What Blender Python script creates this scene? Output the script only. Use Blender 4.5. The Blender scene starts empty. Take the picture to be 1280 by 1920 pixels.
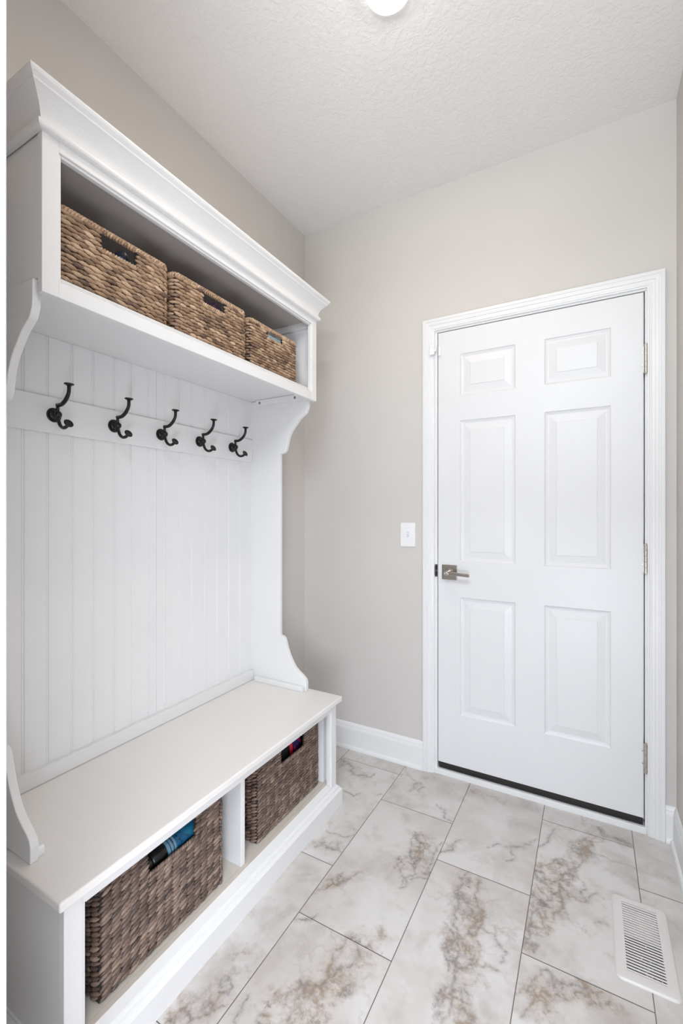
import bpy, bmesh, math, random
from mathutils import Vector, Matrix
R = random.Random(7)
C = bpy.context.scene.collection
PI = math.pi

# ------------------------------------------------------------------ materials
def new_mat(name):
    m = bpy.data.materials.new(name); m.use_nodes = True
    nt = m.node_tree; b = nt.nodes['Principled BSDF']
    return m, nt, b

def N(nt, t, **kw):
    n = nt.nodes.new(t)
    for k, v in kw.items():
        if k in n.inputs.keys(): n.inputs[k].default_value = v
        else: setattr(n, k, v)
    return n

def math_n(nt, op, a, b=None, clamp=False):
    n = nt.nodes.new('ShaderNodeMath'); n.operation = op; n.use_clamp = clamp
    for i, v in enumerate((a, b)):
        if v is None: continue
        if isinstance(v, (int, float)): n.inputs[i].default_value = v
        else: nt.links.new(v, n.inputs[i])
    return n.outputs[0]

def ramp(nt, fac, stops):
    n = nt.nodes.new('ShaderNodeValToRGB'); e = n.color_ramp.elements
    while len(e) < len(stops): e.new(0.5)
    for i, (p, c) in enumerate(stops):
        e[i].position = p; e[i].color = (c[0], c[1], c[2], 1) if not isinstance(c, (int, float)) else (c, c, c, 1)
    nt.links.new(fac, n.inputs[0]); return n.outputs[0]

def mix(nt, fac, a, b, mode='MIX'):
    n = nt.nodes.new('ShaderNodeMix'); n.data_type = 'RGBA'; n.blend_type = mode
    for i, v in ((0, fac), (6, a), (7, b)):
        if isinstance(v, (int, float)): n.inputs[i].default_value = v
        elif isinstance(v, tuple): n.inputs[i].default_value = (v[0], v[1], v[2], 1)
        else: nt.links.new(v, n.inputs[i])
    return n.outputs[2]

def noise(nt, vec, scale, detail=2, rough=0.5, dist=0.0, typ=None):
    n = nt.nodes.new('ShaderNodeTexNoise'); n.inputs['Scale'].default_value = scale
    n.inputs['Detail'].default_value = detail; n.inputs['Roughness'].default_value = rough
    n.inputs['Distortion'].default_value = dist
    if vec is not None: nt.links.new(vec, n.inputs['Vector'])
    return n.outputs[0]

def bump(nt, b, h, strength, dist):
    n = nt.nodes.new('ShaderNodeBump'); n.inputs['Strength'].default_value = strength
    n.inputs['Distance'].default_value = dist
    nt.links.new(h, n.inputs['Height']); nt.links.new(n.outputs[0], b.inputs['Normal'])

def geo(nt): return nt.nodes.new('ShaderNodeNewGeometry').outputs['Position']
def objc(nt): return nt.nodes.new('ShaderNodeTexCoord').outputs['Object']

def paint(name, col, rough=0.5, bs=60, bst=0.08, bd=0.0006, detail=3, spec=0.5):
    m, nt, b = new_mat(name)
    p = geo(nt)
    n1 = noise(nt, p, 2.5, 2)
    c = mix(nt, ramp(nt, n1, [(0.3, 0.0), (0.7, 1.0)]), tuple(x*0.985 for x in col), tuple(min(1, x*1.01) for x in col))
    nt.links.new(c, b.inputs['Base Color'])
    b.inputs['Roughness'].default_value = rough
    b.inputs['Specular IOR Level'].default_value = spec
    bump(nt, b, noise(nt, p, bs, detail), bst, bd)
    return m

def simple(name, col, rough=0.5, metal=0.0, emit=None, es=0):
    m, nt, b = new_mat(name)
    b.inputs['Base Color'].default_value = (*col, 1); b.inputs['Roughness'].default_value = rough
    b.inputs['Metallic'].default_value = metal
    if emit:
        b.inputs['Emission Color'].default_value = (*emit, 1); b.inputs['Emission Strength'].default_value = es
    return m

WALL = paint('greige_wall_paint', (0.63, 0.60, 0.57), 0.62, 220, 0.25, 0.0006)
TRIM = paint('white_semigloss', (0.81, 0.81, 0.81), 0.36, 30, 0.03, 0.0004)
FURN = paint('white_furniture_paint', (0.775, 0.77, 0.762), 0.38, 40, 0.04, 0.0004)
SEATM = paint('warm_white_seat_paint', (0.79, 0.76, 0.73), 0.33, 40, 0.03, 0.0003)
DOORM = paint('white_door_paint', (0.775, 0.775, 0.78), 0.38, 25, 0.03, 0.0004)
TAUPE = paint('taupe_board', (0.52, 0.475, 0.44), 0.6)  # cubby top only, darker and browner than the white boards
CREAM = paint('raw_cream_board', (0.66, 0.60, 0.53), 0.6)

def ceiling_mat():
    m, nt, b = new_mat('knockdown_ceiling_paint')
    b.inputs['Base Color'].default_value = (0.82, 0.80, 0.78, 1); b.inputs['Roughness'].default_value = 0.8
    p = geo(nt)
    n1 = noise(nt, p, 55, 4, 0.6, 0.6)
    f = ramp(nt, n1, [(0.42, 0.0), (0.58, 1.0)])
    n2 = noise(nt, p, 160, 2)
    h = math_n(nt, 'ADD', f, math_n(nt, 'MULTIPLY', n2, 0.4))
    bump(nt, b, h, 0.38, 0.0016)
    return m
CEIL = ceiling_mat()

BLACKM = simple('oil_rubbed_bronze', (0.024, 0.023, 0.023), 0.28, 0.6)
NICKEL = simple('satin_nickel', (0.52, 0.48, 0.44), 0.27, 1.0)
NICKEL_D = simple('dark_strike_metal', (0.22, 0.20, 0.19), 0.4, 1.0)
VOID = simple('dark_gap', (0.012, 0.011, 0.011), 0.9)
SWEEP = simple('black_rubber_sweep', (0.018, 0.014, 0.013), 0.55)
PLAST = simple('white_plastic', (0.86, 0.86, 0.86), 0.35)
SCREW = simple('zinc_screw', (0.30, 0.30, 0.30), 0.35, 1.0)
REG = simple('white_register_enamel', (0.70, 0.665, 0.645), 0.35)
DUCT = simple('galvanised_duct', (0.10, 0.10, 0.10), 0.6, 0.6)
LAMPM = simple('lamp_diffuser', (1, 1, 1), 0.5, 0, (1.0, 0.83, 0.67), 152.0)
LAMPR = simple('lamp_trim_white', (0.9, 0.9, 0.89), 0.4, 0, (1.0, 0.95, 0.9), 1.6)

def weave_mat(name, c0, c1, c2):
    m, nt, b = new_mat(name)
    at = nt.nodes.new('ShaderNodeAttribute'); at.attribute_name = 'tone'
    o = objc(nt)
    n1 = noise(nt, o, 230, 3, 0.6)
    n2 = noise(nt, o, 26, 3, 0.6)
    f = math_n(nt, 'ADD', math_n(nt, 'MULTIPLY', at.outputs['Fac'], 0.55), math_n(nt, 'MULTIPLY', n2, 0.5))
    f = math_n(nt, 'ADD', f, math_n(nt, 'MULTIPLY', math_n(nt, 'SUBTRACT', n1, 0.5), 0.5))
    c = ramp(nt, f, [(0.18, c0), (0.5, c1), (0.85, c2)])
    nt.links.new(c, b.inputs['Base Color'])
    b.inputs['Roughness'].default_value = 0.42
    mp = nt.nodes.new('ShaderNodeMapping'); mp.inputs['Scale'].default_value = (25, 25, 700)
    nt.links.new(o, mp.inputs['Vector'])
    bump(nt, b, noise(nt, mp.outputs[0], 1.0, 2), 0.5, 0.0008)
    return m
WEAVE_UP = weave_mat('tan_water_hyacinth', (0.085, 0.05, 0.035), (0.30, 0.185, 0.108), (0.62, 0.44, 0.29))
WEAVE_LO = weave_mat('grey_brown_water_hyacinth', (0.042, 0.029, 0.025), (0.145, 0.095, 0.072), (0.33, 0.235, 0.18))
LINER = simple('gap_shade_black', (0.014, 0.011, 0.010), 0.8)  # shade between the strands put into this near-black

def marble_mat():
    m, nt, b = new_mat('marble_look_tile')
    at = nt.nodes.new('ShaderNodeAttribute'); at.attribute_name = 'tile'
    st = nt.nodes.new('ShaderNodeAttribute'); st.attribute_name = 'stain'
    p = geo(nt)
    va = nt.nodes.new('ShaderNodeVectorMath'); va.operation = 'ADD'
    nt.links.new(p, va.inputs[0]); nt.links.new(at.outputs['Vector'], va.inputs[1])
    v = va.outputs[0]
    S = st.outputs['Fac']
    vg = nt.nodes.new('ShaderNodeAttribute'); vg.attribute_name = 'vein_grey'
    vb = nt.nodes.new('ShaderNodeAttribute'); vb.attribute_name = 'vein_brown'
    base = mix(nt, ramp(nt, noise(nt, v, 4.0, 4, 0.6, 0.15), [(0.40, 0.0), (0.62, 1.0)]),
               (0.655, 0.63, 0.61), (0.565, 0.525, 0.50))
    base = mix(nt, ramp(nt, noise(nt, v, 9.0, 6, 0.62, 0.2), [(0.50, 0.0), (0.70, 0.7)]), base, (0.45, 0.405, 0.385))
    base = mix(nt, ramp(nt, noise(nt, v, 15.0, 4, 0.6, 0.1), [(0.55, 0.0), (0.8, 0.35)]), base, (0.53, 0.45, 0.40))
    def off(o):
        o2 = nt.nodes.new('ShaderNodeVectorMath'); o2.operation = 'ADD'
        nt.links.new(v, o2.inputs[0]); o2.inputs[1].default_value = o
        return o2.outputs[0]
    def ridge(scale, det, dist, w, o):
        n = noise(nt, off(o), scale, det, 0.55, dist)
        a = math_n(nt, 'ABSOLUTE', math_n(nt, 'SUBTRACT', n, 0.5))
        return ramp(nt, a, [(0.0, 1.0), (w*0.35, 0.5), (w, 0.0)])
    mask = ramp(nt, noise(nt, off((9, 4, 1)), 3.2, 2), [(0.50, 0.0), (0.66, 1.0)])
    v3 = math_n(nt, 'MULTIPLY', ridge(2.4, 6, 0.15, 0.012, (3, 1, 0)), math_n(nt, 'MULTIPLY', mask, 0.55))
    base = mix(nt, v3, base, (0.36, 0.30, 0.27))
    # breccia: warped cells outlined by brown and grey inside the stained zones
    def cells(scale, warp, o, w):
        cn = nt.nodes.new('ShaderNodeTexNoise'); cn.inputs['Scale'].default_value = scale*0.6; cn.inputs['Detail'].default_value = 4
        nt.links.new(v, cn.inputs['Vector'])
        sc_ = nt.nodes.new('ShaderNodeVectorMath'); sc_.operation = 'MULTIPLY_ADD'
        nt.links.new(cn.outputs['Color'], sc_.inputs[0]); sc_.inputs[1].default_value = (warp,)*3; nt.links.new(off(o), sc_.inputs[2])
        vo = nt.nodes.new('ShaderNodeTexVoronoi'); vo.feature = 'DISTANCE_TO_EDGE'; vo.inputs['Scale'].default_value = scale
        nt.links.new(sc_.outputs[0], vo.inputs['Vector'])
        return ramp(nt, vo.outputs['Distance'], [(0.0, 1.0), (w*0.5, 0.6), (w, 0.0)])
    n5 = noise(nt, v, 12, 5, 0.62, 0.1)
    edge = math_n(nt, 'ADD', S, math_n(nt, 'MULTIPLY', math_n(nt, 'SUBTRACT', n5, 0.5), 2.8))
    washc = mix(nt, ramp(nt, noise(nt, v, 14, 4), [(0.40, 0.0), (0.60, 1.0)]), (0.345, 0.265, 0.20), (0.27, 0.235, 0.225))
    zone = ramp(nt, edge, [(0.30, 0.0), (0.80, 1.0)])
    peb = cells(30, 0.09, (7, 2, 4), 0.34)
    peb2 = cells(62, 0.04, (2, 7, 1), 0.36)
    amt = math_n(nt, 'MULTIPLY', math_n(nt, 'ADD', math_n(nt, 'MULTIPLY', peb, 0.75), math_n(nt, 'MULTIPLY', peb2, 0.4)), ramp(nt, noise(nt, v, 21, 5, 0.68), [(0.40, 0.05), (0.58, 1.0)]))
    base = mix(nt, math_n(nt, 'MULTIPLY', zone, 0.40), base, (0.60, 0.555, 0.525))
    base = mix(nt, math_n(nt, 'MULTIPLY', math_n(nt, 'MULTIPLY', zone, amt), 0.92, True), base, washc)
    dk = math_n(nt, 'MULTIPLY', math_n(nt, 'MULTIPLY', zone, ramp(nt, noise(nt, off((4, 4, 9)), 30, 6, 0.75), [(0.56, 0.0), (0.66, 1.0)])), 0.7)
    base = mix(nt, dk, base, (0.19, 0.155, 0.14))
    n7 = ramp(nt, noise(nt, v, 70, 4, 0.7), [(0.36, 0.25), (0.6, 1.0)])
    base = mix(nt, math_n(nt, 'MULTIPLY', math_n(nt, 'MULTIPLY', vb.outputs['Fac'], n7), 0.95, True), base, (0.27, 0.20, 0.145))
    base = mix(nt, math_n(nt, 'MULTIPLY', math_n(nt, 'MULTIPLY', vg.outputs['Fac'], n7), 0.95, True), base, (0.22, 0.185, 0.175))
    nt.links.new(base, b.inputs['Base Color'])
    b.inputs['Roughness'].default_value = 0.30
    b.inputs['Specular IOR Level'].default_value = 0.4
    return m
MARBLE = marble_mat()
GROUT = simple('brown_grout', (0.20, 0.165, 0.145), 0.85)
HALLF = simple('hall_floor_wood', (0.42, 0.31, 0.22), 0.45)

# ------------------------------------------------------------------ mesh helpers
def obj(name, bm, mat, parent=None, smooth=False, loc=None, bevel=0.0, segs=2):
    me = bpy.data.meshes.new(name)
    bmesh.ops.recalc_face_normals(bm, faces=bm.faces)
    bm.to_mesh(me); bm.free()
    for mm in (mat if isinstance(mat, (list, tuple)) else [mat]): me.materials.append(mm)
    o = bpy.data.objects.new(name, me); C.objects.link(o)
    if parent is not None:
        o.parent = parent
        o.matrix_parent_inverse = Matrix.Translation(parent.matrix_basis.translation).inverted() if parent.parent is None else \
            Matrix.Translation(world_loc(parent)).inverted()
    if loc is not None: o.location = loc
    if smooth:
        for p in me.polygons: p.use_smooth = True
    if bevel:
        md = o.modifiers.new('bevel', 'BEVEL'); md.width = bevel; md.segments = segs; md.limit_method = 'ANGLE'
        md.angle_limit = math.radians(35); md.harden_normals = False
    return o

def world_loc(o):
    v = Vector((0, 0, 0))
    # meshes are modelled in world space: only the root empty carries a location
    while o is not None:
        v = v + o.matrix_basis.translation
        if o.parent is not None: v = v + o.matrix_parent_inverse.translation
        o = o.parent
    return v

def thing(name, label, cat, loc, group=None):
    o = bpy.data.objects.new(name, None); C.objects.link(o); o.location = loc
    o.empty_display_size = 0.05
    o['label'] = label; o['category'] = cat
    if group: o['group'] = group
    return o

def tag(o, label, cat, group=None):
    o['label'] = label; o['category'] = cat
    if group: o['group'] = group
    return o

def struct(o, label=None):
    o['kind'] = 'structure'
    if label: o['label'] = label
    return o

def box(bm, x0, x1, y0, y1, z0, z1, mi=0):
    vs = [bm.verts.new((x, y, z)) for x in (x0, x1) for y in (y0, y1) for z in (z0, z1)]
    for f in ((0, 1, 3, 2), (4, 6, 7, 5), (0, 4, 5, 1), (2, 3, 7, 6), (0, 2, 6, 4), (1, 5, 7, 3)):
        fc = bm.faces.new([vs[i] for i in f]); fc.material_index = mi
    return bm

def boxes(*bs):
    bm = bmesh.new()
    for b in bs: box(bm, *b)
    return bm

def prism(bm, pts, axis, a, b):
    """closed polygon pts (2D) extruded along axis from a to b"""
    def mk(p, t):
        if axis == 'y': return (p[0], t, p[1])
        if axis == 'x': return (t, p[0], p[1])
        return (p[0], p[1], t)
    A = [bm.verts.new(mk(p, a)) for p in pts]; B = [bm.verts.new(mk(p, b)) for p in pts]
    n = len(pts)
    bm.faces.new(A); bm.faces.new(B[::-1])
    for i in range(n): bm.faces.new((A[i], A[(i+1) % n], B[(i+1) % n], B[i]))
    return bm

def strips(bm, rings, close=False):
    """quads between successive rings of points"""
    V = [[bm.verts.new(p) for p in r] for r in rings]
    for i in range(len(V)-1):
        n = len(V[i])
        for j in range(n if close else n-1):
            k = (j+1) % n
            bm.faces.new((V[i][j], V[i][k], V[i+1][k], V[i+1][j]))
    return V

def tube(bm, pts, rad, seg=12, cap=True):
    pts = [Vector(p) for p in pts]; rs = rad if isinstance(rad, (list, tuple)) else [rad]*len(pts)
    prev = None; rings = []
    for i, p in enumerate(pts):
        t = (pts[min(i+1, len(pts)-1)] - pts[max(i-1, 0)]).normalized()
        if prev is None:
            a = Vector((0, 1, 0)) if abs(t.y) < 0.9 else Vector((1, 0, 0))
            u = t.cross(a).normalized()
        else:
            u = (prev - t*prev.dot(t)).normalized()
        prev = u; w = t.cross(u)
        rings.append([p + (u*math.cos(2*PI*k/seg) + w*math.sin(2*PI*k/seg))*rs[i] for k in range(seg)])
    V = strips(bm, rings, True)
    if cap: bm.faces.new(V[0]); bm.faces.new(V[-1][::-1])
    return bm

def lathe(bm, prof, origin, axis, seg=24):
    """prof: (radius, height along axis)"""
    ax = Vector(axis).normalized(); a = Vector((0, 1, 0)) if abs(ax.y) < 0.9 else Vector((1, 0, 0))
    u = ax.cross(a).normalized(); w = ax.cross(u); o = Vector(origin)
    rings = [[o + ax*h + (u*math.cos(2*PI*k/seg) + w*math.sin(2*PI*k/seg))*max(r, 1e-5) for k in range(seg)] for r, h in prof]
    V = strips(bm, rings, True)
    bm.faces.new(V[0]); bm.faces.new(V[-1][::-1])
    return bm

def smooth_path(pts, n=6):
    P = [Vector(p) for p in pts]; out = []
    for i in range(len(P)-1):
        p0 = P[max(i-1, 0)]; p1 = P[i]; p2 = P[i+1]; p3 = P[min(i+2, len(P)-1)]
        for k in range(n):
            t = k/n
            out.append(0.5*((2*p1) + (-p0+p2)*t + (2*p0-5*p1+4*p2-p3)*t*t + (-p0+3*p1-3*p2+p3)*t**3))
    out.append(P[-1]); return out

# ------------------------------------------------------------------ dimensions
W, H = 1.6553, 2.7414           # right wall, ceiling
YN = -1.78                      # room side of the near wall
JX = 0.8055                      # left jamb of the opening the camera looks through
X0 = 0.006                      # left wall face

# ------------------------------------------------------------------ room shell
o = struct(obj('wall_left', boxes((X0-0.12, X0, -1.90, 0.12, -0.01, H+0.02)), WALL))
# back wall with door opening (frame outside x .742-1.560, z up to 2.07)
o = struct(obj('wall_back', boxes((X0, 0.735, 0, 0.12, -0.01, H+0.02), (1.567, W+0.0, 0, 0.12, -0.01, H+0.02), (0.735, 1.567, 0, 0.12, 2.075, H+0.02)), WALL))
o = struct(obj('wall_right', boxes((W, W+0.12, -1.90, 0.12, -0.01, H+0.02)), WALL))
OX1 = 1.645
o = struct(obj('wall_front', boxes((X0, JX-0.02, -1.90, YN, -0.01, H+0.02), (JX-0.02, W, -1.90, YN, 2.60, H+0.02)), WALL))
struct(obj('ceiling', boxes((-1.5, 3.2, -5.2, 0.12, H, H+0.04)), CEIL))
# white jamb and casing of the near opening
bm = boxes((JX-0.02, JX, -1.905, YN+0.002, 0, 2.60), (JX-0.02, W, -1.905, YN+0.002, 2.58, 2.60), (W-0.02, W, -1.905, YN+0.002, 0, 2.58),
           (JX-0.105, JX-0.040, YN, YN+0.014, 0, 2.60))
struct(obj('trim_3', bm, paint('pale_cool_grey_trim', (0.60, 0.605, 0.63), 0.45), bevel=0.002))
# hall behind the camera
hw = boxes((-1.5, -1.38, -5.2, -1.90, -0.01, H), (3.08, 3.2, -5.2, -1.90, -0.01, H), (-1.5, X0-0.12, -2.02, -1.90, -0.01, H), (W+0.12, 3.2, -2.02, -1.90, -0.01, H),
           (-1.5, 0.1, -5.2, -5.08, -0.01, H), (2.5, 3.2, -5.2, -5.08, -0.01, H), (0.1, 2.5, -5.2, -5.08, -0.01, 0.55), (0.1, 2.5, -5.2, -5.08, 2.35, H))
struct(obj('wall_hall', hw, WALL))
bm = boxes((0.1, 0.16, -5.16, -5.1, 0.55, 2.35), (2.44, 2.5, -5.16, -5.1, 0.55, 2.35), (0.16, 2.44, -5.16, -5.1, 0.55, 0.61), (0.16, 2.44, -5.16, -5.1, 2.29, 2.35), (1.27, 1.33, -5.16, -5.1, 0.61, 2.29))
struct(obj('window_1', bm, TRIM))

# ---- floor: real tiles with grout gaps
REGX0, REGX1, REGY0, REGY1 = 1.461, 1.553, -0.636, -0.393
STAINS = [ # col, x0,y0,x1,y1, radius, strength
    (2, 0.83, -0.89, 0.80, -1.00, 0.055, 0.9), (2, 0.80, -1.00, 0.745, -1.15, 0.07, 1.0), (2, 0.745, -1.15, 0.70, -1.30, 0.06, 0.8),
    (3, 1.03, -0.54, 1.05, -0.66, 0.055, 0.85), (3, 1.05, -0.66, 1.06, -0.80, 0.04, 0.9), (3, 1.06, -0.80, 1.09, -0.98, 0.045, 0.95), (3, 1.09, -0.98, 1.10, -1.10, 0.05, 0.8),
    (4, 1.375, -0.115, 1.345, -0.22, 0.028, 1.0), (4, 1.345, -0.22, 1.27, -0.40, 0.05, 0.85), (4, 1.27, -0.40, 1.24, -0.52, 0.06, 0.9), (4, 1.235, -0.52, 1.22, -0.69, 0.035, 1.1),
    (4, 1.25, -0.80, 1.33, -0.745, 0.03, 0.7), (4, 1.33, -0.745, 1.42, -0.74, 0.04, 0.8), (4, 1.30, -0.90, 1.27, -0.82, 0.03, 0.7),
    (2, 0.84, -0.44, 0.86, -0.52, 0.05, 0.95), (2, 0.83, -0.56, 0.80, -0.60, 0.03, 0.7), (2, 0.62, -0.80, 0.66, -0.73, 0.025, 0.7),
    (2, 0.68, -0.09, 0.74, -0.05, 0.03, 0.45), (3, 0.95, -0.05, 0.98, -0.10, 0.02, 0.3),
    (1, 0.33, -0.14, 0.40, -0.16, 0.05, 0.75), (1, 0.50, -0.66, 0.55, -0.62, 0.045, 0.6), (1, 0.53, -0.50, 0.58, -0.52, 0.02, 0.5),
    (1, 0.55, -1.22, 0.50, -1.28, 0.05, 0.95), (1, 0.55, -1.10, 0.53, -1.17, 0.04, 0.45),
    (4, 1.49, -0.095, 1.47, -0.07, 0.02, 0.95), (4, 1.41, -0.05, 1.43, -0.09, 0.015, 0.7), (5, 1.55, -0.02, 1.57, -0.05, 0.02, 0.4)]
VEINS = [
    ('b', [(1.37, -0.124), (1.35, -0.226), (1.323, -0.323), (1.297, -0.376), (1.292, -0.439), (1.302, -0.478), (1.283, -0.532), (1.278, -0.575)]),
    ('g', [(1.258, -0.138), (1.241, -0.228), (1.213, -0.273)]),
    ('g', [(1.29, -0.392), (1.261, -0.433), (1.228, -0.427), (1.211, -0.386)]),
    ('g', [(1.292, -0.439), (1.251, -0.507), (1.226, -0.564), (1.218, -0.628), (1.217, -0.684)]),
    ('g', [(1.356, -0.367), (1.353, -0.416), (1.375, -0.448)]),
    ('b', [(1.308, -0.452), (1.353, -0.45), (1.398, -0.391)]),
    ('b', [(1.279, -0.73), (1.256, -0.762), (1.232, -0.806), (1.213, -0.835)]),
    ('b', [(1.406, -0.723), (1.37, -0.754), (1.329, -0.787), (1.283, -0.817), (1.244, -0.856), (1.235, -0.881)]),
    ('g', [(1.279, -0.73), (1.297, -0.755), (1.34, -0.738), (1.376, -0.733)]),
    ('g', [(1.013, -0.522), (1.009, -0.609), (1.019, -0.68), (1.024, -0.728), (1.048, -0.761), (1.062, -0.798), (1.064, -0.847), (1.07, -0.897), (1.08, -0.948), (1.07, -0.98)]),
    ('b', [(1.06, -0.534), (1.068, -0.61), (1.098, -0.676), (1.087, -0.73), (1.112, -0.778), (1.088, -0.833), (1.061, -0.864)]),
    ('g', [(1.095, -0.698), (1.139, -0.692), (1.175, -0.734), (1.167, -0.772)]),
    ('g', [(1.001, -0.731), (1.042, -0.765)]),
    ('b', [(1.088, -0.833), (1.137, -0.798), (1.165, -0.798)]),
    ('g', [(0.797, -0.422), (0.835, -0.47), (0.864, -0.526), (0.864, -0.606), (0.84, -0.669)]),
    ('g', [(0.9, -0.419), (0.89, -0.484), (0.892, -0.551), (0.883, -0.608), (0.84, -0.644)]),
    ('g', [(0.917, -0.51), (0.903, -0.584), (0.876, -0.587)]),
    ('g', [(1.205, -0.232), (1.168, -0.276), (1.128, -0.321), (1.082, -0.324), (1.052, -0.364)]),
    ('g', [(1.128, -0.321), (1.148, -0.367), (1.122, -0.396)]),
    ('g', [(0.69, -0.193), (0.701, -0.121), (0.731, -0.137), (0.723, -0.185)]),
    ('g', [(0.819, -0.223), (0.871, -0.286), (0.901, -0.296)]),
    ('b', [(0.703, -0.683), (0.676, -0.737), (0.642, -0.775), (0.619, -0.815), (0.604, -0.842)]),
    ('g', [(0.602, -0.544), (0.57, -0.574), (0.528, -0.58), (0.498, -0.577)]),
    ('g', [(0.5, -0.667), (0.528, -0.64), (0.567, -0.647), (0.601, -0.645), (0.568, -0.618)]),
    ('b', [(0.766, -0.914), (0.774, -0.941), (0.769, -0.991), (0.781, -1.033), (0.776, -1.066), (0.754, -1.1), (0.751, -1.123), (0.744, -1.148), (0.748, -1.171)]),
    ('g', [(0.794, -0.916), (0.828, -0.945), (0.816, -0.983), (0.792, -1.009), (0.782, -1.045), (0.759, -1.069)]),
    ('g', [(0.718, -1.075), (0.746, -1.088), (0.734, -1.117)]),
    ('g', [(0.603, -0.942), (0.641, -0.921), (0.655, -0.897)]),
    ('g', [(0.627, -1.166), (0.628, -1.198), (0.64, -1.232)]),
    ('b', [(0.594, -1.212), (0.576, -1.243), (0.552, -1.266), (0.539, -1.286)]),
    ('g', [(0.547, -1.159), (0.577, -1.171), (0.581, -1.191), (0.555, -1.201)]),
    ('g', [(0.331, -0.186), (0.358, -0.13), (0.44, -0.202), (0.497, -0.188), (0.5, -0.149)]),
    ('g', [(0.433, -0.329), (0.493, -0.344), (0.507, -0.312)]),
    ('g', [(0.796, -0.417), (0.815, -0.525), (0.854, -0.588)]),
    ('g', [(0.798, -0.599), (0.845, -0.642), (0.839, -0.683)]),
    ('g', [(1.406, -0.055), (1.423, -0.094), (1.453, -0.085), (1.487, -0.082), (1.511, -0.098)]),
    ('b', [(0.907, -0.509), (0.945, -0.438), (0.957, -0.372)]),
    ('b', [(1.424, -0.503), (1.389, -0.513)]),
]
import numpy as np
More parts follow.
